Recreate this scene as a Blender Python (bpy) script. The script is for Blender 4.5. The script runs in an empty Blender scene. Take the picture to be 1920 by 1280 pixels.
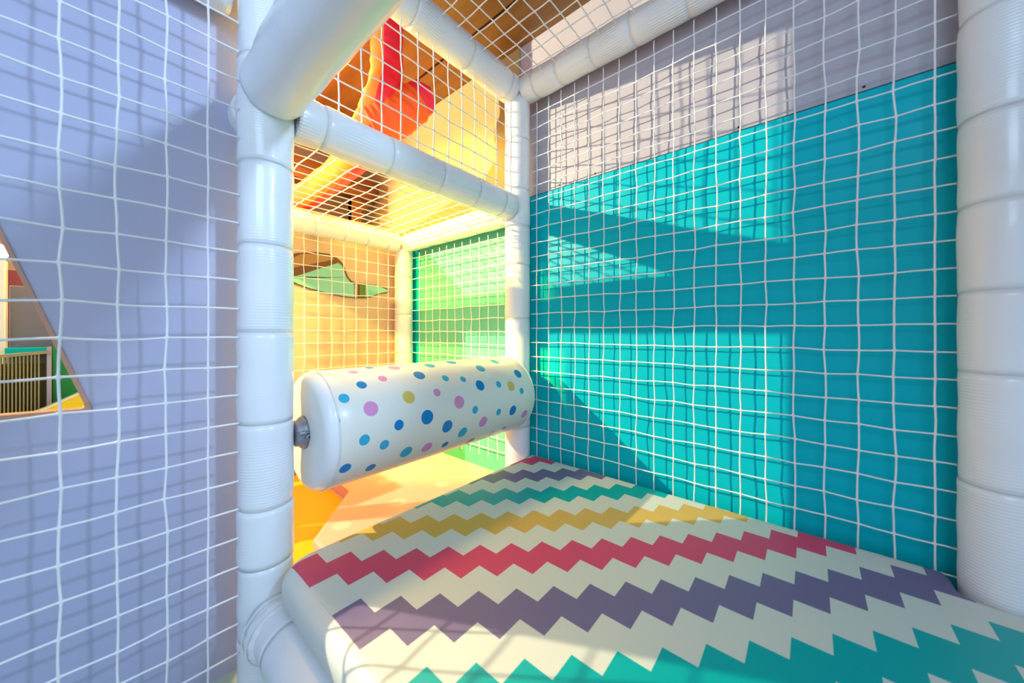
import bpy, bmesh, math, random
from mathutils import Vector, Matrix, noise
random.seed(7)
S = bpy.context.scene
C = S.collection
PI = math.pi

# ---------------------------------------------------------------- camera
cam_d = bpy.data.cameras.new('camera')
cam = bpy.data.objects.new('camera', cam_d)
C.objects.link(cam)
cam.location = (0, 0, 0.8)
cam.rotation_euler = (PI / 2, 0, math.radians(-49.5))
cam_d.sensor_width = 36
cam_d.lens = 12.28
cam_d.shift_y = -17 / 1920
cam_d.clip_start = 0.01
cam_d.dof.use_dof = True
cam_d.dof.focus_distance = 1.35
cam_d.dof.aperture_fstop = 3.2
S.camera = cam

# ---------------------------------------------------------------- world, lights, exposure
w = bpy.data.worlds.new('world')
S.world = w
w.use_nodes = True
w.node_tree.nodes['Background'].inputs[0].default_value = (0.62, 0.74, 1.0, 1)
w.node_tree.nodes['Background'].inputs[1].default_value = 0.76


def lamp(name, loc, kind, energy, color, size=0.05, target=None, size_y=None, spot=None):
    d = bpy.data.lights.new(name, kind)
    d.energy = energy
    d.color = color
    if kind == 'AREA':
        d.size = size
        if size_y:
            d.shape = 'RECTANGLE'
            d.size_y = size_y
    else:
        d.shadow_soft_size = size
    if kind == 'SPOT' and spot:
        d.spot_size = math.radians(spot)
        d.spot_blend = 0.4
    o = bpy.data.objects.new(name, d)
    C.objects.link(o)
    o.location = loc
    if target is not None:
        v = Vector(target) - Vector(loc)
        o.rotation_euler = v.to_track_quat('-Z', 'Y').to_euler()
    return o


lamp('ceiling_spot_light', (-1.2, 2.5, 1.95), 'SPOT', 370, (1.0, 0.88, 0.54), 0.012, (1.15, 0.5, 0.95), spot=72)
lamp('ceiling_spot_light', (-1.0, 1.45, 1.93), 'SPOT', 400, (1.0, 0.84, 0.14), 0.02, (1.2, 1.5, 0.72), spot=36)
wl = lamp('warm_ceiling_lamp', (0.66, 1.72, 2.05), 'AREA', 19, (1.0, 0.62, 0.09), 0.4, (0.70, 1.5, 0), size_y=0.3)
wl.data.spread = math.radians(130)
lamp('cool_ceiling_spot', (0.55, -1.0, 1.78), 'SPOT', 70, (0.46, 0.68, 1.0), 0.06, (-0.15, 1.04, 0.95), spot=44)
lamp('cool_fill_light', (-0.9, -0.5, 1.9), 'AREA', 17, (0.50, 0.74, 1.0), 0.9, (0.6, 0.6, 0.8))  # added soft cool fill for the near bay, no real fixture

S.view_settings.view_transform = 'Standard'
S.view_settings.look = 'None'
S.view_settings.gamma = 1
S.view_settings.use_curve_mapping = False
S.view_settings.exposure = 0.48


# ---------------------------------------------------------------- materials
def mat(name, col, rough=0.45, spec=0.5, coat=0.0, metal=0.0, sss=0.0):
    m = bpy.data.materials.new(name)
    m.use_nodes = True
    b = m.node_tree.nodes['Principled BSDF']
    b.inputs['Base Color'].default_value = (*col, 1)
    b.inputs['Roughness'].default_value = rough
    b.inputs['Specular IOR Level'].default_value = spec
    b.inputs['Coat Weight'].default_value = coat
    b.inputs['Coat Roughness'].default_value = 0.12
    b.inputs['Metallic'].default_value = metal
    return m


class N:
    """tiny node helper"""
    def __init__(s, m):
        s.t = m.node_tree
        s.b = s.t.nodes['Principled BSDF']

    def new(s, typ, **kw):
        n = s.t.nodes.new(typ)
        for k, v in kw.items():
            setattr(n, k, v)
        return n

    def link(s, a, b):
        s.t.links.new(a, b)

    def math(s, op, a, b=None, c=None):
        n = s.new('ShaderNodeMath', operation=op)
        for i, x in enumerate((a, b, c)):
            if x is None:
                continue
            if isinstance(x, (int, float)):
                n.inputs[i].default_value = x
            else:
                s.link(x, n.inputs[i])
        return n.outputs[0]

    def noise(s, scale, detail=2, coord=None, rough=0.5):
        n = s.new('ShaderNodeTexNoise')
        n.inputs['Scale'].default_value = scale
        n.inputs['Detail'].default_value = detail
        n.inputs['Roughness'].default_value = rough
        if coord is not None:
            s.link(coord, n.inputs['Vector'])
        return n.outputs['Fac']

    def bump(s, h, strength=0.3, dist=0.002):
        n = s.new('ShaderNodeBump')
        n.inputs['Strength'].default_value = strength
        n.inputs['Distance'].default_value = dist
        s.link(h, n.inputs['Height'])
        s.link(n.outputs[0], s.b.inputs['Normal'])

    def ramp(s, fac, stops, interp='LINEAR'):
        n = s.new('ShaderNodeValToRGB')
        cr = n.color_ramp
        cr.interpolation = interp
        while len(cr.elements) < len(stops):
            cr.elements.new(0.5)
        for e, (p, c) in zip(cr.elements, stops):
            e.position = p
            e.color = (*c, 1)
        s.link(fac, n.inputs[0])
        return n.outputs[0]


def foam_mat(name, mode):
    """white glossy vinyl sleeve; mode 'hoop' = fine ribs round the tube, 'pleat' = lengthwise pleats"""
    m = mat(name, (0.86, 0.87, 0.88), 0.28, 0.5, 0.35)
    n = N(m)
    tc = n.new('ShaderNodeTexCoord')
    sep = n.new('ShaderNodeSeparateXYZ')
    n.link(tc.outputs['UV'], sep.inputs[0])
    u, v = sep.outputs[0], sep.outputs[1]
    wr = n.noise(9, 3, tc.outputs['Object'])
    if mode == 'hoop':
        wave = n.math('SINE', n.math('MULTIPLY', v, 2 * PI / 0.0062))
        msk = n.noise(7, 1, tc.outputs['Object'])
        msk = n.ramp(msk, [(0.46, (0, 0, 0)), (0.56, (1, 1, 1))])
        h = n.math('ADD', n.math('MULTIPLY', n.math('MULTIPLY', wave, 0.5), msk), n.math('MULTIPLY', wr, 1.5))
    else:
        wave = n.math('SINE', n.math('MULTIPLY', u, 2 * PI * 44))
        msk = n.noise(6, 1, tc.outputs['Object'])
        msk = n.ramp(msk, [(0.44, (0, 0, 0)), (0.56, (1, 1, 1))])
        h = n.math('ADD', n.math('MULTIPLY', n.math('MULTIPLY', wave, 0.5), msk), n.math('MULTIPLY', wr, 1.5))
    n.bump(h, 0.28 if mode == 'hoop' else 0.5, 0.0016 if mode == 'hoop' else 0.0026)
    return m


M = {}
M['hoop'] = foam_mat('white ribbed vinyl', 'hoop')
M['pleat'] = foam_mat('white pleated vinyl', 'pleat')
M['cord'] = mat('white net cord', (0.86, 0.84, 0.84), 0.6)
M['tie'] = mat('white tie', (0.8, 0.8, 0.8), 0.35)
M['steel'] = mat('grey cast fitting', (0.30, 0.30, 0.34), 0.38, 0.5, 0, 0.35)
M['dark'] = mat('dark hole', (0.02, 0.02, 0.025), 0.6)
M['seam'] = mat('dark seam', (0.03, 0.07, 0.08), 0.7)
M['white'] = mat('white vinyl', (0.82, 0.82, 0.80), 0.35, 0.5, 0.2)


def wall_mat(name, col, amp=0.03):
    m = mat(name, col, 0.42, 0.4)
    n = N(m)
    tc = n.new('ShaderNodeTexCoord')
    f = n.noise(5, 3, tc.outputs['Object'])
    c = n.ramp(f, [(0.3, tuple(x * (1 - amp) for x in col)), (0.7, tuple(min(1, x * (1 + amp)) for x in col))])
    n.link(c, n.b.inputs['Base Color'])
    n.bump(n.noise(60, 2, tc.outputs['Object']), 0.05, 0.001)
    return m


M['lilac'] = wall_mat('lilac wall paint', (0.44, 0.45, 0.60))
M['greywall'] = wall_mat('grey lilac paint', (0.50, 0.46, 0.52))
M['teal'] = wall_mat('teal panel paint', (0.002, 0.50, 0.58), 0.02)
M['teal'].node_tree.nodes['Principled BSDF'].inputs['Roughness'].default_value = 0.38
M['teal'].node_tree.nodes['Principled BSDF'].inputs['Specular IOR Level'].default_value = 0.10
M['lit_teal'] = wall_mat('warm lit teal colour', (0.13, 0.52, 0.38), 0.02)  # warm light on the teal wall is put into this pale green
M['cream'] = wall_mat('yellow lit lilac colour', (0.44, 0.345, 0.15), 0.02)  # yellow light on the grey lilac wall is put into this colour
M['sand'] = wall_mat('sand wall paint', (0.78, 0.52, 0.34))
M['beige'] = wall_mat('beige wall paint', (0.62, 0.48, 0.36))
M['floor'] = wall_mat('mint floor foam', (0.42, 0.60, 0.52))
M['yellow_mat'] = wall_mat('orange yellow vinyl', (0.95, 0.40, 0.005), 0.02)
M['mint'] = mat('mint board', (0.30, 0.70, 0.55), 0.5)
M['brown'] = mat('brown board', (0.22, 0.075, 0.025), 0.5)
M['tan'] = mat('tan board', (0.50, 0.25, 0.08), 0.5)
M['olive'] = mat('olive green board', (0.16, 0.22, 0.02), 0.5)
M['pinkboard'] = mat('pale pink board', (0.70, 0.50, 0.42), 0.5)
M['orange_inf'] = mat('orange inflatable fabric', (0.85, 0.19, 0.04), 0.7, 0.2)
M['foot_inf'] = mat('red orange inflatable fabric', (0.92, 0.12, 0.03), 0.6, 0.3)
M['red_inf'] = mat('pink red inflatable fabric', (0.95, 0.02, 0.06), 0.5)
M['knob_inf'] = mat('hot pink inflatable fabric', (0.90, 0.015, 0.10), 0.45)
M['copper'] = mat('orange brown trim', (0.55, 0.28, 0.18), 0.4)
M['greybox'] = mat('grey board', (0.15, 0.145, 0.22), 0.5)
M['green'] = mat('green board', (0.0, 0.30, 0.08), 0.45)
M['yellow'] = mat('yellow vinyl', (0.85, 0.62, 0.0), 0.35)
M['slat'] = mat('olive wood slat', (0.30, 0.27, 0.13), 0.5)
M['lilpost'] = mat('lilac post paint', (0.35, 0.33, 0.5), 0.4)
M['maroon'] = mat('maroon board', (0.25, 0.03, 0.05), 0.5)

# brown timber ceiling
m = mat('brown timber ceiling', (0.30, 0.13, 0.04), 0.5)
n = N(m)
tc = n.new('ShaderNodeTexCoord')
mp = n.new('ShaderNodeMapping')
mp.inputs['Scale'].default_value = (7, 0.6, 1)
n.link(tc.outputs['Object'], mp.inputs[0])
c = n.ramp(n.noise(3, 4, mp.outputs[0]), [(0.3, (0.20, 0.095, 0.024)), (0.7, (0.30, 0.15, 0.042))])
n.link(c, n.b.inputs['Base Color'])
M['ceiling'] = m

# zigzag print of the crawl mat
m = mat('zigzag printed vinyl', (0.7, 0.7, 0.66), 0.42, 0.4)
n = N(m)
tc = n.new('ShaderNodeTexCoord')
sep = n.new('ShaderNodeSeparateXYZ')
n.link(tc.outputs['Object'], sep.inputs[0])
x, y, z = sep.outputs
fu = n.math('FLOOR', n.math('DIVIDE', n.math('SUBTRACT', x, 0.0008), 0.0524))
fv = n.math('FLOOR', n.math('DIVIDE', n.math('SUBTRACT', y, 0.024), 0.0516))
s_ = n.math('FLOORED_MODULO', n.math('ADD', fu, fv), 16)
pos = n.math('DIVIDE', n.math('ADD', s_, 0.5), 16)
WH = (0.72, 0.73, 0.66)
PK, PU, GO, TE = (0.72, 0.055, 0.16), (0.20, 0.15, 0.30), (0.70, 0.44, 0.09), (0.0, 0.42, 0.42)
ring = [(0, PU), (1, WH), (3, PK), (5, WH), (7, GO), (9, WH), (11, TE), (13, WH), (15, PU)]
col = n.ramp(pos, [(p / 16, c) for p, c in ring], 'CONSTANT')
inside = n.math('MULTIPLY', n.math('MULTIPLY', n.math('GREATER_THAN', x, 0.2625), n.math('LESS_THAN', x, 1.162)),
                n.math('GREATER_THAN', z, 0.275))
mx = n.new('ShaderNodeMix', data_type='RGBA')
n.link(inside, mx.inputs[0])
mx.inputs[6].default_value = (*WH, 1)
n.link(col, mx.inputs[7])
n.link(mx.outputs[2], n.b.inputs['Base Color'])
n.bump(n.noise(260, 2, tc.outputs['Object']), 0.08, 0.0006)
M['zigzag'] = m

# polka dots: (x along the roller, arc length round it, radius, colour)
DOT = {'c': (0.03, 0.40, 0.60), 'b': (0.0, 0.21, 0.52), 'p': (0.72, 0.27, 0.50), 'g': (0.75, 0.50, 0.10)}
DOTS = [(0.322, 0.136, 0.0138, 'c'), (0.326, 0.2, 0.0095, 'b'), (0.328, 0.047, 0.0174, 'b'), (0.364, 0.097, 0.0125, 'c'), (0.417, 0.129, 0.0126, 'b'), (0.42, 0.061, 0.0183, 'p'), (0.42, 0.189, 0.0123, 'p'), (0.477, 0.215, 0.0122, 'b'), (0.479, 0.143, 0.0117, 'p'), (0.54, 0.194, 0.0172, 'p'), (0.361, -0.072, 0.0134, 'b'), (0.429, -0.098, 0.0129, 'b'), (0.398, -0.009, 0.013, 'c'), (0.45, -0.034, 0.0125, 'c'), (0.488, 0.008, 0.0133, 'b'), (0.528, 0.074, 0.0177, 'g'), (0.591, 0.14, 0.0173, 'b'), (0.574, 0.012, 0.0194, 'b'), (0.658, 0.187, 0.0167, 'c'), (0.62, 0.074, 0.0118, 'p'), (0.671, 0.116, 0.0115, 'c'), (0.753, 0.199, 0.0174, 'b'), (0.521, -0.077, 0.0176, 'c'), (0.589, -0.083, 0.0169, 'p'), (0.645, -0.028, 0.0183, 'b'), (0.691, 0.035, 0.0189, 'p'), (0.734, 0.104, 0.0109, 'c'), (0.844, 0.216, 0.0113, 'g'), (0.713, -0.064, 0.0174, 'c'), (0.658, -0.095, 0.0117, 'b'), (0.777, -0.127, 0.0181, 'b'), (0.837, 0.141, 0.0173, 'c'), (0.792, 0.075, 0.0179, 'b'), (0.752, 0.002, 0.0123, 'c'), (0.794, -0.045, 0.0178, 'p'), (0.87, -0.117, 0.0153, 'p'), (0.938, 0.173, 0.0175, 'c'), (0.877, 0.068, 0.0119, 'c'), (0.862, -0.024, 0.0117, 'c'), (0.929, -0.108, 0.0102, 'c'), (0.936, 0.055, 0.0179, 'g'), (0.999, 0.097, 0.0176, 'b'), (0.938, -0.032, 0.0179, 'b'), (0.987, 0.031, 0.0115, 'c'), (1.015, -0.061, 0.0164, 'p')]
ROLL_R = 0.146


def dot_mat(name, base, dots, colors, attr='UV'):
    m = mat(name, base, 0.36, 0.45, 0.15)
    n = N(m)
    tc = n.new('ShaderNodeTexCoord')
    prev = None
    for (u, v, r, k) in dots:
        d = n.new('ShaderNodeVectorMath', operation='DISTANCE')
        n.link(tc.outputs[attr], d.inputs[0])
        d.inputs[1].default_value = (u, v, 0)
        f = n.math('LESS_THAN', d.outputs['Value'], r)
        mx = n.new('ShaderNodeMix', data_type='RGBA')
        n.link(f, mx.inputs[0])
        if prev is None:
            mx.inputs[6].default_value = (*base, 1)
        else:
            n.link(prev, mx.inputs[6])
        mx.inputs[7].default_value = (*colors[k], 1)
        prev = mx.outputs[2]
    n.link(prev, n.b.inputs['Base Color'])
    return m


for k in range(26):      # the side of the roller turned away from the camera carries the same print
    DOTS.append((0.38 + (k * 0.0731) % 0.66, 0.262 + 0.055 * (k % 7) , 0.011 + 0.004 * (k % 3), 'cbpbcg'[k % 6]))
M['dots'] = dot_mat('polka dot vinyl', (0.82, 0.78, 0.68), DOTS, DOT)


# ---------------------------------------------------------------- mesh helpers
def link_mesh(name, me, m=None, parent=None, smooth=False):
    o = bpy.data.objects.new(name, me)
    C.objects.link(o)
    if m is not None:
        for mm in (m if isinstance(m, (list, tuple)) else [m]):
            me.materials.append(mm)
    if smooth:
        for p in me.polygons:
            p.use_smooth = True
    if parent is not None:
        o.parent = parent
    return o


def empty(name, loc, label, cat, group=None, rot=None):
    o = bpy.data.objects.new(name, None)
    C.objects.link(o)
    o.empty_display_size = 0.05
    o.location = loc
    if rot is not None:
        o.rotation_mode = 'QUATERNION'
        o.rotation_quaternion = rot
    return tag(o, label, cat, group)


def tag(o, label=None, cat=None, group=None, kind=None):
    if label: o['label'] = label
    if cat: o['category'] = cat
    if group: o['group'] = group
    if kind: o['kind'] = kind
    return o


def bm_obj(name, bm, m, parent=None, smooth=False, origin=None):
    bmesh.ops.recalc_face_normals(bm, faces=bm.faces)
    if origin is not None:
        bmesh.ops.translate(bm, verts=bm.verts, vec=-Vector(origin))
    me = bpy.data.meshes.new(name)
    bm.to_mesh(me)
    bm.free()
    o = link_mesh(name, me, m, parent, smooth)
    if origin is not None:
        o.location = origin
    return o


def add_box(bm, x0, x1, y0, y1, z0, z1, bev=0.0, seg=3):
    r = bmesh.ops.create_cube(bm, size=1)
    for v in r['verts']:
        v.co = Vector((x0 + (v.co.x + .5) * (x1 - x0), y0 + (v.co.y + .5) * (y1 - y0), z0 + (v.co.z + .5) * (z1 - z0)))
    if bev:
        es = list({e for v in r['verts'] for e in v.link_edges})
        bmesh.ops.bevel(bm, geom=es, offset=bev, segments=seg, profile=0.5, affect='EDGES')


def box(name, m, x0, x1, y0, y1, z0, z1, bev=0.0, parent=None):
    bm = bmesh.new()
    add_box(bm, x0, x1, y0, y1, z0, z1, bev)
    return bm_obj(name, bm, m, parent)


def add_prism(bm, pts, axis, a, b):
    """pts 2-D outline; axis 'y' -> (x,z) outline extruded from y=a to y=b"""
    def P(p, t):
        return Vector((p[0], t, p[1])) if axis == 'y' else (Vector((p[0], p[1], t)) if axis == 'z' else Vector((t, p[0], p[1])))
    va = [bm.verts.new(P(p, a)) for p in pts]
    vb = [bm.verts.new(P(p, b)) for p in pts]
    bm.faces.new(va)
    bm.faces.new(vb[::-1])
    for i in range(len(pts)):
        j = (i + 1) % len(pts)
        bm.faces.new((va[i], va[j], vb[j], vb[i]))


def prism(name, m, pts, axis, a, b, parent=None):
    bm = bmesh.new()
    add_prism(bm, pts, axis, a, b)
    return bm_obj(name, bm, m, parent)


def add_strand(bm, pts, r, n=6):
    rings = []
    for i, p in enumerate(pts):
        t = (pts[min(i + 1, len(pts) - 1)] - pts[max(i - 1, 0)]).normalized()
        a = t.cross(Vector((0.31, 0.52, 0.79))).normalized()
        b = t.cross(a)
        rr = r[i] if isinstance(r, list) else r
        rings.append([bm.verts.new(p + (a * math.cos(2 * PI * k / n) + b * math.sin(2 * PI * k / n)) * rr) for k in range(n)])
    for A, B in zip(rings, rings[1:]):
        for k in range(n):
            bm.faces.new((A[k], A[(k + 1) % n], B[(k + 1) % n], B[k]))
    bm.faces.new(rings[0][::-1])
    bm.faces.new(rings[-1])


def lathe(prof, n=32, uv=True):
    """profile [(r, z)] about local Z, with UV (turn fraction, length)"""
    bm = bmesh.new()
    uvl = bm.loops.layers.uv.new('UVMap')
    rings = []
    for r, z in prof:
        if r < 1e-6:
            rings.append([bm.verts.new((0, 0, z))])
        else:
            rings.append([bm.verts.new((r * math.cos(2 * PI * k / n), r * math.sin(2 * PI * k / n), z)) for k in range(n)])
    for i in range(len(prof) - 1):
        A, B = rings[i], rings[i + 1]
        for k in range(n):
            k2 = (k + 1) % n
            if len(A) == 1 and len(B) == 1:
                continue
            if len(A) == 1:
                f = bm.faces.new((A[0], B[k2], B[k]))
                uvs = [(k / n, prof[i][1]), ((k + 1) / n, prof[i + 1][1]), (k / n, prof[i + 1][1])]
            elif len(B) == 1:
                f = bm.faces.new((A[k], A[k2], B[0]))
                uvs = [(k / n, prof[i][1]), ((k + 1) / n, prof[i][1]), (k / n, prof[i + 1][1])]
            else:
                f = bm.faces.new((A[k], A[k2], B[k2], B[k]))
                uvs = [(k / n, prof[i][1]), ((k + 1) / n, prof[i][1]), ((k + 1) / n, prof[i + 1][1]), (k / n, prof[i + 1][1])]
            for l, t in zip(f.loops, uvs):
                l[uvl].uv = t
    return bm


# ---------------------------------------------------------------- foam covered posts and rails
def foam_bar(name, p0, p1, r, label, cat, m, seams, group=None, ties=()):
    """one padded tube: an Empty at p0 whose foam sleeves follow one another, with a seam groove between them"""
    p0, p1 = Vector(p0), Vector(p1)
    L = (p1 - p0).length
    q = (p1 - p0).to_track_quat('Z', 'Y')
    root = empty(name, p0, label, cat, group, q)
    cuts = [0] + [s for s in seams if 0.02 < s < L - 0.02] + [L]
    for i, (a, b) in enumerate(zip(cuts, cuts[1:])):
        d = b - a
        rr = r * random.uniform(0.975, 1.012)
        st = max(8, int(d / 0.012))
        prof = [(0, a), (rr * 0.93, a)]
        for k in range(st + 1):
            t = k / st
            zz = a + d * t
            edge = min(t, 1 - t) * d
            g = 1 - 0.02 * math.exp(-edge / 0.004)
            bulge = 1 + 0.006 * math.sin(PI * t) + 0.006 * math.sin(zz * 61 + i)
            prof.append((rr * g * bulge, zz))
        prof += [(rr * 0.93, b), (0, b)]
        bm = lathe(prof, 36)
        for v in bm.verts:                      # soft uneven foam
            nz = noise.noise(v.co * 14 + Vector((i * 3.1, p0.x * 9, p0.y * 5)))
            k = 1 + 0.035 * nz
            v.co.x *= k
            v.co.y *= k
        bm_obj('foam_sleeve', bm, m, root, True)
    for s, ang in ties:                         # knotted cord ends that tie the net to the sleeve
        bm = bmesh.new()
        bmesh.ops.create_uvsphere(bm, u_segments=14, v_segments=10, radius=0.0085)
        c = Vector((math.cos(ang) * r * 1.02, math.sin(ang) * r * 1.02, s))
        for v in bm.verts:
            v.co = Vector((v.co.x, v.co.y, v.co.z * 1.2)) + c
        bm_obj('tie_knot', bm, M['tie'], root, True)
    return root


R0 = 0.054
GP = 'white foam covered posts and rails of the play frame'
PL, PM, PF, PR = (0.241, 0.94), (1.136, 0.94), (1.146, 1.813), (1.136, -0.285)
Z1, Z2 = 1.315, 1.80
foam_bar('padded_post', (PL[0], PL[1], 0), (PL[0], PL[1], 2.0), R0,
         'white foam covered upright post left of the dotted roller, ribbed near its foot', 'post', M['hoop'],
         [0.13, 0.29, 0.415, 0.60, 0.80, 0.99, 1.17, 1.40, 1.62, 1.84], GP, ties=[(1.44, 2.5), (1.53, 2.7)])
foam_bar('padded_post', (PM[0], PM[1], 0), (PM[0], PM[1], Z2), 0.053,
         'white foam covered upright post behind the right end of the dotted roller', 'post', M['hoop'],
         [0.2, 0.41, 0.62, 0.86, 1.08, 1.24, 1.39, 1.6], GP)
foam_bar('padded_post', (PF[0], PF[1], 0), (PF[0], PF[1], Z1), 0.052,
         'white foam covered post in the yellow lit far corner between sand and green walls', 'post', M['hoop'],
         [0.25, 0.5, 0.68, 0.90, 1.12], GP)
foam_bar('padded_post', (PR[0], PR[1], 0), (PR[0], PR[1], 2.0), 0.056,
         'pale foam covered post at the right edge, near end of the teal wall', 'post', M['hoop'],
         [0.2, 0.50, 0.72, 0.88, 1.05, 1.22, 1.42, 1.7], GP)
foam_bar('padded_post', (0.241, 1.86, 0), (0.241, 1.86, Z1), 0.05,
         'white foam covered post at the back left corner of the far bay', 'post', M['hoop'],
         [0.3, 0.6, 0.9], GP)

foam_bar('padded_rail', (PL[0] + R0, PL[1], Z1), (PM[0] - R0, PM[1], Z1), 0.054,
         'white pleated foam crossbar above the dotted roller, lower of two', 'rail', M['pleat'],
         [0.06, 0.24, 0.42, 0.58, 0.72], GP)
foam_bar('padded_rail', (PL[0] + R0, PL[1], Z2), (PM[0] - 0.045, PM[1], Z2), 0.055,
         'white shiny foam crossbar at the top of the opening, under the brown ceiling', 'rail', M['pleat'],
         [0.1, 0.32, 0.55, 0.755], GP)
foam_bar('padded_rail', (PL[0], PL[1] - R0 + 0.004, Z1 + 0.012), (PL[0], -1.0, Z1 + 0.012), 0.060,
         'thick white foam rail running from the left post over the viewer', 'rail', M['hoop'],
         [0.45, 0.9, 1.4], GP)
foam_bar('padded_rail', (PM[0], PM[1] - 0.045, Z2), (PM[0], PR[1] + 0.05, Z2), 0.053,
         'white pleated foam rail along the top of the teal wall net', 'rail', M['pleat'],
         [0.06, 0.17, 0.31, 0.455, 0.62, 0.82, 1.0], GP)
foam_bar('padded_rail', (0.241 + 0.05, 1.813, Z1), (PF[0] - 0.045, 1.813, Z1), 0.052,
         'glowing white foam rail across the sand wall with the mountain picture', 'rail', M['hoop'],
         [0.15, 0.36, 0.50, 0.62, 0.74], GP)
foam_bar('padded_rail', (1.142, PM[1] + 0.053, Z1), (1.142, 1.813 - 0.052, Z1), 0.052,
         'brightly lit white foam rail above the green lit wall in the far bay', 'rail', M['pleat'],
         [0.2, 0.42, 0.6], GP)
foam_bar('padded_rail', (0.241, PL[1] + R0, Z1), (0.241, 1.81, Z1), 0.052,
         'white foam rail along the left side of the far bay, behind the left post', 'rail', M['pleat'],
         [0.25, 0.5], GP)
foam_bar('padded_rail', (PL[0] - R0 - 0.002, 0.985, 1.557), (-0.55, 0.985, 1.557), 0.044,
         'white foam rail at the top of the lilac wall, left of the post', 'rail', M['hoop'],
         [0.2, 0.45], GP)
low_rail = foam_bar('padded_rail', (PL[0], PL[1] - R0 + 0.004, 0.178), (PL[0], -0.9, 0.178), 0.053,
         'white foam rail low beside the zigzag mat, running from the left post towards the viewer', 'rail', M['hoop'],
         [0.11, 0.5, 0.9], GP)


# rounded foam elbow where the low rail meets the left post
def on_low_rail(o):
    o.parent = low_rail
    o.matrix_parent_inverse = low_rail.matrix_basis.inverted()
    o.location = (PL[0], PL[1] - 0.092, 0.178)
    return o


bm = bmesh.new()
bmesh.ops.create_uvsphere(bm, u_segments=40, v_segments=24, radius=1)
for v in bm.verts:
    d = v.co.copy()
    k = 1 + 0.05 * noise.noise(d * 2.2) + 0.02 * math.sin(d.z * 14)
    v.co = Vector((d.x * 0.060 * k, d.y * 0.042 * k, d.z * 0.0555 * k))
on_low_rail(bm_obj('elbow_pad', bm, M['hoop'], None, True))
for k in range(2):
    bm = bmesh.new()
    add_strand(bm, [Vector((0.061 * math.cos(a), -0.012 + 0.03 * k, 0.0565 * math.sin(a))) * 1.0 for a in [i * 2 * PI / 40 for i in range(41)]], 0.0016, 6)
    on_low_rail(bm_obj('cable_tie', bm, M['tie'], None, True))

# ---------------------------------------------------------------- nets
def net(name, o, U, V, nu, nv, label, cell=0.0605, jit=0.0026, group='white knotted safety nets', cr=0.0020, sag=0.006, seed=1, tails=(0, 0, 0, 0)):
    rnd = random.Random(seed)
    o, U, V = Vector(o), Vector(U).normalized(), Vector(V).normalized()
    W = U.cross(V)
    P = {}
    for i in range(nu + 1):
        for j in range(nv + 1):
            s = sag * math.sin(PI * i / nu) * math.sin(PI * j / nv)
            k = 0.25 if i in (0, nu) or j in (0, nv) else 1
            P[i, j] = (o + U * (i * cell + k * rnd.uniform(-jit, jit)) + V * (j * cell + k * rnd.uniform(-jit, jit))
                       + W * (s + k * rnd.uniform(-jit, jit) * 0.6))
    bm = bmesh.new()
    # cords thicken a little into each knot
    def strand(nodes):
        pts, rr = [], []
        for a, b in zip(nodes, nodes[1:]):
            d = (b - a)
            bow = W * rnd.uniform(-0.0015, 0.0015) + (U + V) * rnd.uniform(-0.0008, 0.0008)
            for t in (0, 0.09, 0.5, 0.91):
                pts.append(a + d * t + bow * (4 * t * (1 - t)))
                rr.append(cr * (1.55 if t == 0 else 1.0))
        pts.append(nodes[-1]); rr.append(cr)
        add_strand(bm, pts, rr, 6)
    for i in range(nu + 1):
        strand([P[i, 0] - V * tails[2]] * (tails[2] > 0) + [P[i, j] for j in range(nv + 1)] + [P[i, nv] + V * tails[3]] * (tails[3] > 0))
    for j in range(nv + 1):
        strand([P[0, j] - U * tails[0]] * (tails[0] > 0) + [P[i, j] for i in range(nu + 1)] + [P[nu, j] + U * tails[1]] * (tails[1] > 0))
    ob = bm_obj(name, bm, M['cord'], None, True, origin=o)
    return tag(ob, label, 'net', group)


net('safety_net', (1.168, -0.205, 0.284), (0, 1, 0), (0, 0, 1), 18, 24,
    'white square mesh net stretched in front of the big teal wall', 0.0593, seed=3, tails=(0.030, 0.030, 0.02, 0.045))
net('safety_net', (-0.531, 0.925, 0.120), (1, 0, 0), (0, 0, 1), 11, 25,
    'white mesh net in front of the lilac wall left of the post', 0.0608, seed=4, tails=(0.05, 0.050, 0.06, 0.03))
net('safety_net', (0.3425, 0.942, 1.400), (1, 0, 0), (0, 0, 1), 12, 5,
    'white mesh net in the upper opening before the orange and pink inflatable', 0.0605, seed=5, tails=(0.047, 0.014, 0.03, 0.042))
net('safety_net', (0.335, -0.300, 1.80), (1, 0, 0), (0, 1, 0), 12, 19,
    'white mesh net overhead as a roof under the brown ceiling', 0.0598, seed=6, tails=(0.03, 0.03, 0.03, 0.048))
net('safety_net', (0.3335, 1.020, 1.318), (1, 0, 0), (0, 1, 0), 12, 12,
    'white mesh net roofing the far bay below the brown beam', 0.0607, seed=8, tails=(0.03, 0.03, 0.026, 0.01))
net('safety_net', (0.362, 1.790, 0.260), (1, 0, 0), (0, 0, 1), 11, 16,
    'white mesh net in front of the sand wall with the mountain picture', 0.0610, seed=9, tails=(0.06, 0.055, 0.04, 0.025))
net('safety_net', (1.165, 1.020, 0.260), (0, 1, 0), (0, 0, 1), 11, 16,
    'white mesh net in front of the green lit wall in the far bay', 0.0605, seed=10, tails=(0.03, 0.07, 0.04, 0.025))

# ---------------------------------------------------------------- dotted roller
ROLL_Z, ROLL_Y = 0.557, 0.94
XA, XB = 0.343, 1.056
rot = Vector((1, 0, 0)).to_track_quat('Z', 'Y')
roller = empty('foam_roller', (0.298, ROLL_Y, ROLL_Z),
               'fat cream foam roller with coloured polka dots hung across the passage', 'foam roller')


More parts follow.
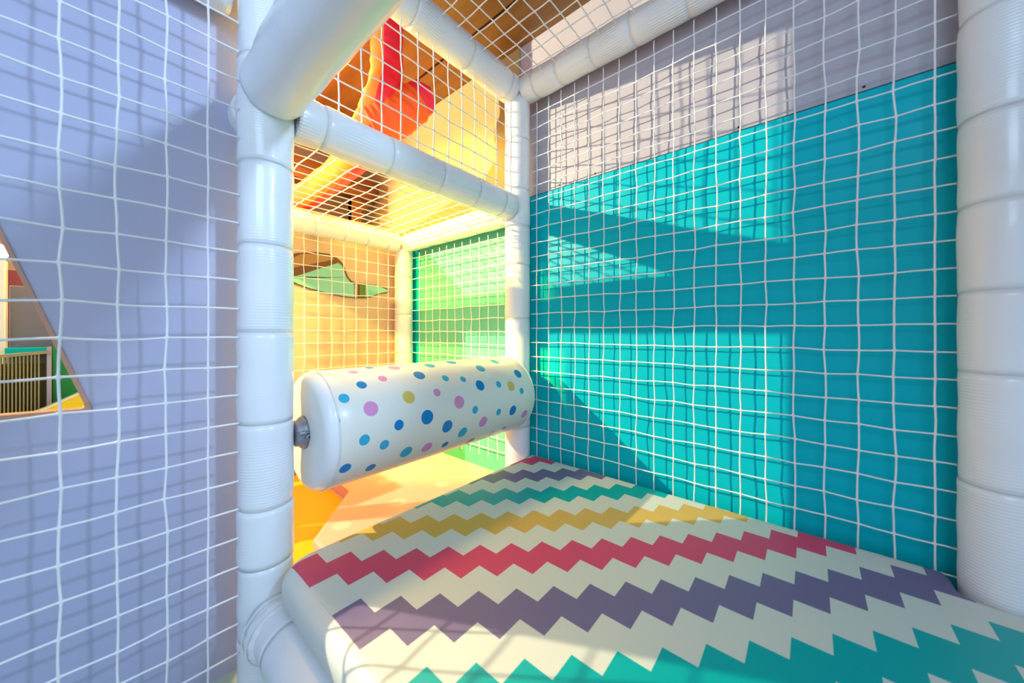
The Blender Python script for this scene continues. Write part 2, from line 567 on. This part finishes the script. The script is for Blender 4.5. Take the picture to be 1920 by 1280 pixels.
def xlathe(name, prof, m, n=96, arc_uv=False):
    """lathe about the world X axis, coordinates relative to the roller root; UV = (x, arc length)"""
    bm = bmesh.new()
    uvl = bm.loops.layers.uv.new('UVMap')
    rings = []
    for r, x_ in prof:
        rings.append([bm.verts.new((x_ - 0.298, -r * math.cos(2 * PI * k / n - PI / 2), r * math.sin(2 * PI * k / n - PI / 2))) for k in range(n)])
    for i in range(len(prof) - 1):
        for k in range(n):
            k2 = (k + 1) % n
            f = bm.faces.new((rings[i][k], rings[i][k2], rings[i + 1][k2], rings[i + 1][k]))
            th0, th1 = 2 * PI * k / n - PI / 2, 2 * PI * (k + 1) / n - PI / 2
            for l, t in zip(f.loops, [(prof[i][1], th0 * ROLL_R), (prof[i][1], th1 * ROLL_R), (prof[i + 1][1], th1 * ROLL_R), (prof[i + 1][1], th0 * ROLL_R)]):
                l[uvl].uv = t
    if prof[0][0] < 0.1 or True:
        bm.faces.new(rings[0][::-1])
        bm.faces.new(rings[-1])
    return bm_obj(name, bm, m, roller, True)


prof = [(ROLL_R - 0.0015, XA)] + [(ROLL_R + 0.0012 * math.sin(PI * t / 20), XA + 0.003 + (XB - XA - 0.006) * t / 20) for t in range(21)] + [(ROLL_R - 0.0015, XB)]
xlathe('dotted_cover', prof, M['dots'])
for s, x0, nm in ((-1, XA, 'end_cap'), (1, XB, 'end_cap')):
    rc = 0.026 if s < 0 else 0.024
    pr = [(0.0395, x0 + s * (rc - 0.012))] + [(0.0395, x0 + s * (rc - 0.001)), (0.043, x0 + s * rc), (0.09, x0 + s * (rc + 0.0015))]
    for k in range(11):
        a = k / 10 * PI / 2
        pr.append((ROLL_R - 0.001 - rc + rc * math.sin(a), x0 + s * rc * math.cos(a)))
    pr.append((ROLL_R - 0.003, x0 - s * 0.002))
    xlathe(nm, pr if s < 0 else pr[::-1], M['white'])
for s, x0 in ((-1, XA), (1, XB)):   # piping seam
    bm = bmesh.new()
    add_strand(bm, [Vector((x0 - 0.298 + s * 0.0005, (ROLL_R + .0002) * math.cos(2 * PI * k / 96), (ROLL_R + .0002) * math.sin(2 * PI * k / 96))) for k in range(97)], 0.0013, 6)
    bm_obj('piping', bm, M['white'], roller, True)
# cast hub between the post and the left cap, and its twin at the right
def hub(xa, xb, flip):
    root_x = 0.298
    bm = bmesh.new()
    nseg = 32
    prof = [(0.024, 0), (0.030, 0.08), (0.031, 0.35), (0.036, 0.42), (0.037, 0.8), (0.034, 1.0)]
    rings = []
    for r, t in prof:
        x_ = (xa + (xb - xa) * t) - root_x
        rings.append([bm.verts.new((x_, r * math.cos(2 * PI * k / nseg), r * math.sin(2 * PI * k / nseg) * 1.02)) for k in range(nseg)])
    for A, B in zip(rings, rings[1:]):
        for k in range(nseg):
            bm.faces.new((A[k], A[(k + 1) % nseg], B[(k + 1) % nseg], B[k]))
    bm.faces.new(rings[0][::-1]); bm.faces.new(rings[-1])
    h = bm_obj('hub_bracket', bm, M['steel'], roller, True)
    bm = bmesh.new()                                      # rib and screw
    x_ = (xa + xb) / 2 - root_x
    bmesh.ops.create_cone(bm, cap_ends=True, segments=20, radius1=0.008, radius2=0.0065, depth=0.008,
                          matrix=Matrix.Translation((x_ + 0.004, -0.038, -0.004)) @ Matrix.Rotation(PI / 2, 4, 'X'))
    sc = bm_obj('screw', bm, M['steel'], h, True)
    bm = bmesh.new()
    bmesh.ops.create_cone(bm, cap_ends=True, segments=6, radius1=0.0036, radius2=0.0036, depth=0.002,
                          matrix=Matrix.Translation((x_ + 0.004, -0.0425, -0.004)) @ Matrix.Rotation(PI / 2, 4, 'X'))
    bm_obj('screw_socket', bm, M['dark'], h)
    bm = bmesh.new()
    add_box(bm, xa - root_x, x_ + 0.004, -0.041, -0.020, 0.004, 0.010, 0.002, 2)
    bm_obj('bracket_rib', bm, M['steel'], h)


hub(0.296, XA - 0.013, False)

# ---------------------------------------------------------------- zigzag mat
def rounded(outline, d):
    """outline: axis-aligned corners counter-clockwise [(x, y, radius)]; inset by d"""
    n_ = len(outline)
    E = []
    for i in range(n_):
        a, b = Vector(outline[i][:2]), Vector(outline[(i + 1) % n_][:2])
        t = (b - a).normalized()
        E.append((t, Vector((-t.y, t.x))))
    pts = []
    for i in range(n_):
        c = Vector(outline[i][:2])
        t0, n0 = E[i - 1]
        t1, n1 = E[i]
        c2 = c + n0 * d + n1 * d
        conv = t0.x * t1.y - t0.y * t1.x > 0
        r = outline[i][2]
        r = max(r - d, 0.002) if conv else r + d
        a = c2 - t0 * r
        b = c2 + t1 * r
        ctr = c2 - t0 * r + t1 * r
        for k in range(9):
            t = k / 8 * PI / 2
            pts.append(ctr - t1 * r * math.cos(t) + t0 * r * math.sin(t) if True else None)
    return pts


def pad(name, outline, z0, z1, rad, m, label, cat, group=None):
    bm = bmesh.new()
    levels = [(rad * 0.35, z0), (0.0, z0 + rad * 0.35), (0.0, z1 - rad)]
    for k in range(1, 9):
        a = k / 8 * PI / 2
        levels.append((rad * (1 - math.cos(a)), z1 - rad + rad * math.sin(a)))
    rings = []
    for d, z_ in levels:
        rings.append([bm.verts.new((p.x, p.y, z_)) for p in rounded(outline, d)])
    for A, B in zip(rings, rings[1:]):
        for k in range(len(A)):
            k2 = (k + 1) % len(A)
            bm.faces.new((A[k], A[k2], B[k2], B[k]))
    bm.faces.new(rings[0][::-1])
    bm.faces.new(rings[-1])
    o = bm_obj(name, bm, m, None, False)
    for p in o.data.polygons:
        p.use_smooth = len(p.vertices) == 4
    return tag(o, label, cat, group)


pad('crawl_mat', [(0.236, -0.75, 0.03), (1.072, -0.75, 0.03), (1.072, -0.225, 0.03), (1.160, -0.225, 0.02),
                  (1.160, 0.884, 0.03), (0.236, 0.884, 0.075)],
    0.236, 0.30, 0.030, M['zigzag'],
    'big white crawl mat printed with pink, purple, teal and gold zigzag stripes', 'mat')
b = box('mat_platform', M['white'], 0.31, 1.07, -0.72, 0.87, 0.0, 0.235, 0.004)
b['label'] = 'plain white box platform carrying the zigzag mat'
b['category'] = 'platform'

# ---------------------------------------------------------------- far bay floor
tag(box('floor_mat', M['yellow_mat'], 0.25, 1.08, 0.997, 1.75, 0.0, 0.165, 0.012),
    'orange yellow vinyl mat on the far bay floor, under the roller', 'mat')
pd = [(0.385, 1.0), (0.385, 1.075), (0.60, 1.29), (0.60, 1.76), (1.08, 1.76), (1.08, 1.0)]
fd = []
rr_ = random.Random(3)
for i in range(4):
    for j in range(4):
        fd.append((0.47 + i * 0.19 + (j % 2) * 0.06, 1.08 + j * 0.19, 0.026 + 0.004 * (i % 2), 'w'))
M['pale_dots'] = dot_mat('pale pink dotted vinyl', (0.84, 0.40, 0.34), fd, {'w': (0.88, 0.50, 0.42)}, 'Object')
bm = bmesh.new()
add_prism(bm, pd[::-1], 'z', 0.0, 0.05)
bmesh.ops.bevel(bm, geom=list(bm.edges), offset=0.010, segments=3, profile=0.5, affect='EDGES')
# dots are measured in the plane, so the pattern is read from flattened coordinates
o = bm_obj('dotted_floor_mat', bm, M['pale_dots'])
o.location = (0, 0, 0.165)
tag(o, 'pale pink mat with lighter dots and a cut corner, in the far bay', 'mat')
nt = M['pale_dots'].node_tree
tcn = [x_ for x_ in nt.nodes if x_.type == 'TEX_COORD'][0]
mp = nt.nodes.new('ShaderNodeMapping')
mp.inputs['Scale'].default_value = (1, 1, 0)
for l in list(nt.links):
    if l.from_node == tcn:
        dst = l.to_socket
        nt.links.remove(l)
        nt.links.new(mp.outputs[0], dst)
nt.links.new(tcn.outputs['Object'], mp.inputs[0])

# ---------------------------------------------------------------- setting
def struct(o):
    o['kind'] = 'structure'
    return o


struct(box('floor', M['floor'], -3.0, 1.30, -2.0, 3.3, -0.05, 0.0))
struct(box('wall_right', M['greywall'], 1.212, 1.30, -2.0, 2.62, 0.0, 2.07))
tp = empty('wall_panel', (1.207, 0.3, 0), 'large teal panel covering the lower right wall behind the nets', 'wall panel')
o = box('panel_board', M['teal'], 1.203, 1.212, -1.60, 0.97, 0.02, 1.385)
o.parent = tp
o.matrix_parent_inverse = Matrix.Translation(tp.location).inverted()
o = box('top_gap', M['seam'], 1.2085, 1.212, -1.60, 1.845, 1.385, 1.391)
o.parent = tp
o.matrix_parent_inverse = Matrix.Translation(tp.location).inverted()
o = box('panel_board', M['teal'], 1.203, 1.212, 1.735, 1.845, 0.02, 1.385)
o.parent = tp
o.matrix_parent_inverse = Matrix.Translation(tp.location).inverted()
tag(box('wall_panel', M['lit_teal'], 1.2035, 1.212, 0.971, 1.734, 0.02, 1.384),
    'right wall panel of the far bay, its warm light painted in as pale green, behind its net', 'wall panel')
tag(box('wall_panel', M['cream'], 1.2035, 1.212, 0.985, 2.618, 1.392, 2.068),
    'added panel high on the far right wall, yellow light painted into its cream colour, up to the brown ceiling', 'wall panel')
for k, (yy, zz) in enumerate([(-0.10, 1.402), (0.16, 1.402), (0.40, 1.402), (0.62, 1.402), (0.78, 1.402)]):
    bm = bmesh.new()
    bmesh.ops.create_cone(bm, cap_ends=True, segments=12, radius1=0.0032, radius2=0.0024, depth=0.0026,
                          matrix=Matrix.Translation((1.2108, yy, zz)) @ Matrix.Rotation(-PI / 2, 4, 'Y'))
    s_o = bm_obj('screw', bm, M['dark'], None, True, origin=(1.2108, yy, zz))
    tag(s_o, None, 'screw', 'small dark screws above the teal panel')
    s_o['label'] = ['tiny dark screw head above the teal panel, nearest to the right edge post', 'tiny dark screw head above the teal panel, second from the right edge post',
                    'tiny dark screw head above the teal panel, middle one of the row', 'tiny dark screw head above the teal panel, second from the middle post',
                    'tiny dark screw head above the teal panel, nearest to the post behind the roller'][k]

# ceiling of wide boards with slots between
bm = bmesh.new()
xs = [-3.0, -2.37, -1.77, -1.17, -0.57, 0.03, 0.43, 1.028, 1.30]
for a, b_ in zip(xs, xs[1:]):
    add_box(bm, a + 0.006, b_ - 0.006, -2.0, 3.3, 2.07, 2.11)
add_box(bm, -3.0, 1.30, -2.0, 3.3, 2.115, 2.14)
ce = struct(bm_obj('ceiling', bm, M['ceiling']))
struct(box('wall_back', M['beige'], -1.30, 1.212, 2.62, 2.70, 0.0, 2.07))

# low sand coloured end wall with the mountain picture
struct(box('wall_far', M['sand'], 0.12, 1.2115, 1.885, 1.93, 0.0, 1.40))
mt = empty('mountain_picture', (0.8, 1.885, 1.08), 'mint mountain cut-out picture with thick brown outline on the sand wall', 'wall picture')


def on_mt(o):
    o.parent = mt
    o.matrix_parent_inverse = Matrix.Translation(mt.location).inverted()
    return o


K = 1.885 / 1.85


def sc(L):
    return [(x_ * K, 0.8 + (z_ - 0.8) * K) for x_, z_ in L]


outer = sc([(0.50, 1.12), (0.54, 1.155), (0.596, 1.175), (0.675, 1.193), (0.737, 1.195), (0.775, 1.183), (0.797, 1.168), (0.812, 1.15), (0.822, 1.121), (0.836, 1.09), (0.852, 1.073), (0.873, 1.065),
            (0.924, 1.063), (0.993, 1.064), (1.035, 1.058), (1.060, 1.049), (1.070, 1.035), (1.065, 1.026), (1.017, 1.018), (0.962, 0.995), (0.928, 0.986),
            (0.873, 0.982), (0.803, 0.985), (0.712, 0.998), (0.645, 1.011), (0.596, 1.026), (0.53, 1.06)])
on_mt(prism('outline_board', M['brown'], outer, 'y', 1.877, 1.885))
mint = sc([(0.52, 1.045), (0.596, 1.068), (0.639, 1.088), (0.706, 1.121), (0.783, 1.156), (0.800, 1.145), (0.812, 1.116), (0.824, 1.086), (0.845, 1.064), (0.862, 1.056), (0.864, 0.987),
           (0.803, 0.989), (0.712, 1.002), (0.645, 1.015), (0.596, 1.030), (0.54, 1.058)])
on_mt(prism('slope_board', M['mint'], mint, 'y', 1.873, 1.8768))
on_mt(prism('rock_board', M['tan'], sc([(0.53, 1.085), (0.596, 1.110), (0.639, 1.125), (0.706, 1.150), (0.765, 1.172), (0.74, 1.186), (0.675, 1.185), (0.61, 1.172), (0.55, 1.13)]), 'y', 1.873, 1.8768))
on_mt(prism('pale_strip', M['pinkboard'], sc([(0.866, 1.055), (0.882, 1.057), (0.882, 0.987), (0.866, 0.987)]), 'y', 1.873, 1.8768))
on_mt(prism('olive_block', M['olive'], sc([(0.893, 1.054), (0.924, 1.056), (0.924, 0.992), (0.893, 0.989)]), 'y', 1.873, 1.8768))
on_mt(prism('tail_board', M['mint'], sc([(0.927, 1.057), (0.990, 1.058), (1.030, 1.052), (1.056, 1.042), (1.060, 1.033), (1.016, 1.022), (0.960, 1.000), (0.927, 0.992)]), 'y', 1.873, 1.8768))

# lilac wall with the triangular opening
T = [(-0.012, 0.650), (-0.130, 1.034), (-0.250, 0.660)]


def round_poly(T, r, seg=6):
    out = []
    n_ = len(T)
    for i in range(n_):
        p, c, q_ = Vector(T[i - 1]), Vector(T[i]), Vector(T[(i + 1) % n_])
        a = (p - c).normalized()
        b_ = (q_ - c).normalized()
        for k in range(seg + 1):
            t = k / seg
            A = c + a * r
            B = c + b_ * r
            out.append(A * (1 - t) ** 2 + c * 2 * t * (1 - t) + B * t * t)
    return out


def inset_tri(T, d):
    c = sum((Vector(p) for p in T), Vector((0, 0))) / 3
    out = []
    n_ = 3
    for i in range(n_):
        p, q0, q1 = Vector(T[i]), Vector(T[i - 1]), Vector(T[(i + 1) % n_])
        a = (q0 - p).normalized()
        b_ = (q1 - p).normalized()
        bis = (a + b_).normalized()
        s = math.sin(a.angle(b_) / 2)
        out.append(p + bis * (d / s))
    return out


hole = round_poly(T, 0.012)
WX0, WX1, WZ1 = -1.15, 0.214, 2.07
YA, YB = 1.040, 1.058
bm = bmesh.new()
oc = [(WX0, 0), (WX1, 0), (WX1, WZ1), (WX0, WZ1)]
for yy in (YA, YB):
    vo = [bm.verts.new((p[0], yy, p[1])) for p in oc]
    vi = [bm.verts.new((p[0], yy, p[1])) for p in hole]
    es = [bm.edges.new((vo[i], vo[(i + 1) % 4])) for i in range(4)] + [bm.edges.new((vi[i], vi[(i + 1) % len(vi)])) for i in range(len(vi))]
    bmesh.ops.triangle_fill(bm, use_beauty=True, edges=es)
    if yy == YA:
        A_o, A_i = vo, vi
for i in range(4):
    bm.faces.new((A_o[i], A_o[(i + 1) % 4], vo[(i + 1) % 4], vo[i]))
for i in range(len(vi)):
    bm.faces.new((A_i[i], A_i[(i + 1) % len(vi)], vi[(i + 1) % len(vi)], vi[i]))
struct(bm_obj('wall_left', bm, M['lilac']))
# trim round the opening
bm = bmesh.new()
ho = round_poly(T, 0.012)
hi = round_poly(inset_tri(T, 0.006), 0.010)
ya, yb = YA - 0.004, YB + 0.003
rows = [[bm.verts.new((p[0], y_, p[1])) for p in h] for h, y_ in ((ho, ya), (hi, ya), (hi, yb), (ho, yb))]
for r_ in range(4):
    A, B = rows[r_], rows[(r_ + 1) % 4]
    for i in range(len(A)):
        bm.faces.new((A[i], A[(i + 1) % len(A)], B[(i + 1) % len(A)], B[i]))
struct(bm_obj('trim_1', bm, M['copper']))

# ---- what stands in the hall beyond the triangle (about 0.6 m behind the wall)
YQ = 1.70
pw = empty('white_pillar', (-0.19, YQ, 0), 'slim white pillar with a glowing round lamp, seen through the triangular opening', 'pillar')
o = box('pillar_shaft', M['white'], -0.024, 0.016, -0.02, 0.02, 0, 1.0, 0.003, pw)
bm = bmesh.new()
bmesh.ops.create_uvsphere(bm, u_segments=24, v_segments=16, radius=0.022)
bmesh.ops.translate(bm, verts=bm.verts, vec=(0, -0.005, 1.022))
lm = mat('warm glowing glass', (1, 0.9, 0.7), 0.3)
lm.node_tree.nodes['Principled BSDF'].inputs['Emission Color'].default_value = (1, 0.82, 0.5, 1)
lm.node_tree.nodes['Principled BSDF'].inputs['Emission Strength'].default_value = 6
bm_obj('lamp_globe', bm, lm, pw, True)
tag(box('grey_cabinet', M['greybox'], -0.172, -0.06, YQ + 0.02, YQ + 0.22, 0.0, 0.933, 0.003),
    'plain grey cabinet beyond the triangular opening, above the slatted railing', 'cabinet')
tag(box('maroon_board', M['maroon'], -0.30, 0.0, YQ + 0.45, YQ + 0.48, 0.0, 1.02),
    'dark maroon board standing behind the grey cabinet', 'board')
tag(box('turquoise_shelf', M['teal'], -0.176, -0.105, YQ - 0.02, YQ + 0.018, 0.738, 0.757, 0.002),
    'small turquoise ledge above the slatted railing', 'ledge')
ra = empty('slatted_railing', (-0.30, YQ - 0.09, 0), 'olive wooden railing of narrow upright slats, seen through the triangular opening', 'railing')
s = 0.94
for k in range(36):
    x_ = -0.02 + k * 0.0060
    if x_ > 0.185:
        break
    box('slat', M['slat'], x_, x_ + 0.0026, 0, 0.010, 0.30, 0.722 + 0.10 * x_, 0.0005, ra)
bm = bmesh.new()
add_prism(bm, [(-0.03, 0.716), (0.205, 0.742), (0.205, 0.750), (-0.03, 0.726)], 'y', -0.003, 0.016)
bm_obj('top_rail', bm, M['slat'], ra)
tag(box('backing_board', mat('dark olive board', (0.05, 0.045, 0.015), 0.6), -0.33, -0.105, YQ - 0.06, YQ - 0.045, 0.0, 0.715),  # plain dark olive sheet closing the gaps behind the slats
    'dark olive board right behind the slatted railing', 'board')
tag(box('lilac_upright', M['lilpost'], -0.102, -0.094, YQ - 0.085, YQ - 0.07, 0.0, 0.76, 0.001),
    'thin lilac upright at the end of the slatted railing', 'upright')
tag(box('green_board', M['green'], -0.094, 0.06, YQ - 0.03, YQ - 0.01, 0.0, 0.775),
    'plain green board right of the slatted railing, behind the triangular opening', 'board')
yw = prism('yellow_wedge', M['yellow'], [(-0.130, 0.581), (-0.103, 0.594), (-0.032, 0.634), (0.0, 0.652), (0.02, 0.576), (0.02, 0.3), (-0.13, 0.3)], 'y', YQ - 0.16, YQ - 0.12)
tag(yw, 'bright yellow wedge pad in the lower right corner of the triangular opening', 'foam wedge')
wt = prism('white_edging', M['white'], [(-0.130, 0.5812), (-0.103, 0.5942), (-0.032, 0.6342), (0.0, 0.6522), (0.0, 0.657), (-0.032, 0.639), (-0.103, 0.598), (-0.130, 0.585)], 'y', YQ - 0.162, YQ - 0.118, yw)

# ---------------------------------------------------------------- inflatable hanging from the ceiling
def catmull(P, n_):
    P = [Vector(p) for p in P]
    P = [P[0] * 2 - P[1]] + P + [P[-1] * 2 - P[-2]]
    out = []
    for i in range(1, len(P) - 2):
        for k in range(n_):
            t = k / n_
            a, b_, c_, d = P[i - 1], P[i], P[i + 1], P[i + 2]
            out.append(0.5 * ((2 * b_) + (c_ - a) * t + (2 * a - 5 * b_ + 4 * c_ - d) * t * t + (3 * b_ - a - 3 * c_ + d) * t ** 3))
    out.append(P[-2])
    return out


def tube(name, pts, rads, mats, parent, wrinkle=0.02, split=None, n=40, ref=Vector((0.76, -0.65, 0))):
    path = catmull(pts, 10)
    npth = len(path)
    bm = bmesh.new()
    rings = []
    dirs = []
    for i, p in enumerate(path):
        t = (path[min(i + 1, npth - 1)] - path[max(i - 1, 0)]).normalized()
        a = (ref - t * ref.dot(t)).normalized()
        b_ = t.cross(a)
        f = i / (npth - 1) * (len(rads) - 1)
        k0 = min(int(f), len(rads) - 2)
        r = rads[k0] * (1 - f + k0) + rads[k0 + 1] * (f - k0)
        ring_ = []
        for k in range(n):
            th = 2 * PI * k / n
            d = a * math.cos(th) + b_ * math.sin(th)
            rr = r * (1 + wrinkle * noise.noise(Vector((i * 0.55, math.cos(th) * 1.2, math.sin(th) * 1.2))))
            ring_.append(bm.verts.new(p + d * rr))
        rings.append(ring_)
    for A, B in zip(rings, rings[1:]):
        for k in range(n):
            f = bm.faces.new((A[k], A[(k + 1) % n], B[(k + 1) % n], B[k]))
            th = 2 * PI * (k + 0.5) / n
            f.material_index = 1 if (split and split(th)) else 0
    bm.faces.new(rings[0][::-1])
    bm.faces.new(rings[-1])
    return bm_obj(name, bm, mats, parent, True)


inf = empty('inflatable_leg', (0, 0, 0), 'orange and pink inflatable leg hanging bent from the ceiling behind the upper net', 'inflatable')
tube('leg_tube', [(0.745, 1.30, 2.07), (0.745, 1.30, 1.95), (0.742, 1.30, 1.82), (0.715, 1.31, 1.69), (0.705, 1.38, 1.60), (0.70, 1.55, 1.545), (0.675, 1.85, 1.50), (0.62, 2.15, 1.46), (0.56, 2.50, 1.42)],
     [0.062, 0.062, 0.064, 0.070, 0.078, 0.064, 0.060, 0.058, 0.056], [M['orange_inf'], M['red_inf']], inf, 0.10,
     split=lambda th: -1.45 < ((th + PI) % (2 * PI) - PI) < 1.6)
tube('foot_tube', [(0.690, 1.33, 1.615), (0.735, 1.30, 1.645), (0.790, 1.275, 1.695), (0.845, 1.255, 1.755)],
     [0.072, 0.080, 0.080, 0.074], [M['foot_inf']], inf, 0.12)
bm = bmesh.new()
bmesh.ops.create_uvsphere(bm, u_segments=40, v_segments=28, radius=1)
for v in bm.verts:
    d = v.co.copy()
    k = 1 + 0.12 * noise.noise(d * 1.8 + Vector((3, 1, 2))) - 0.18 * math.exp(-((d - Vector((0.2, -0.95, -0.1))).length / 0.35) ** 2)
    v.co = Vector((0.862, 1.250, 1.775)) + d * 0.068 * k
bm_obj('toe_knob', bm, M['knob_inf'], inf, True)

# ---------------------------------------------------------------- brown post and beam at the back
bp = empty('timber_bracket', (1.05, 2.25, 0), 'brown timber post and beam with an open end, above the far bay roof net', 'bracket')
def at_bp(o):
    o.parent = bp
    o.matrix_parent_inverse = Matrix.Translation(bp.location).inverted()
    return o
at_bp(box('post', M['brown'], 1.03, 1.095, 2.22, 2.28, 0.0, 1.66, 0.004))
at_bp(box('beam', M['brown'], 0.55, 1.19, 2.20, 2.30, 1.675, 1.80, 0.004))
at_bp(box('beam_groove', M['dark'], 0.55, 1.15, 2.194, 2.20, 1.745, 1.753))
at_bp(box('beam_end_plate', M['steel'], 1.19, 1.198, 2.21, 2.29, 1.69, 1.79, 0.002))
bm = bmesh.new()
add_prism(bm, [(1.03, 1.675), (1.17, 1.675), (1.17, 1.655), (1.03, 1.52)], 'y', 2.23, 2.27)
at_bp(bm_obj('brace', bm, M['brown']))
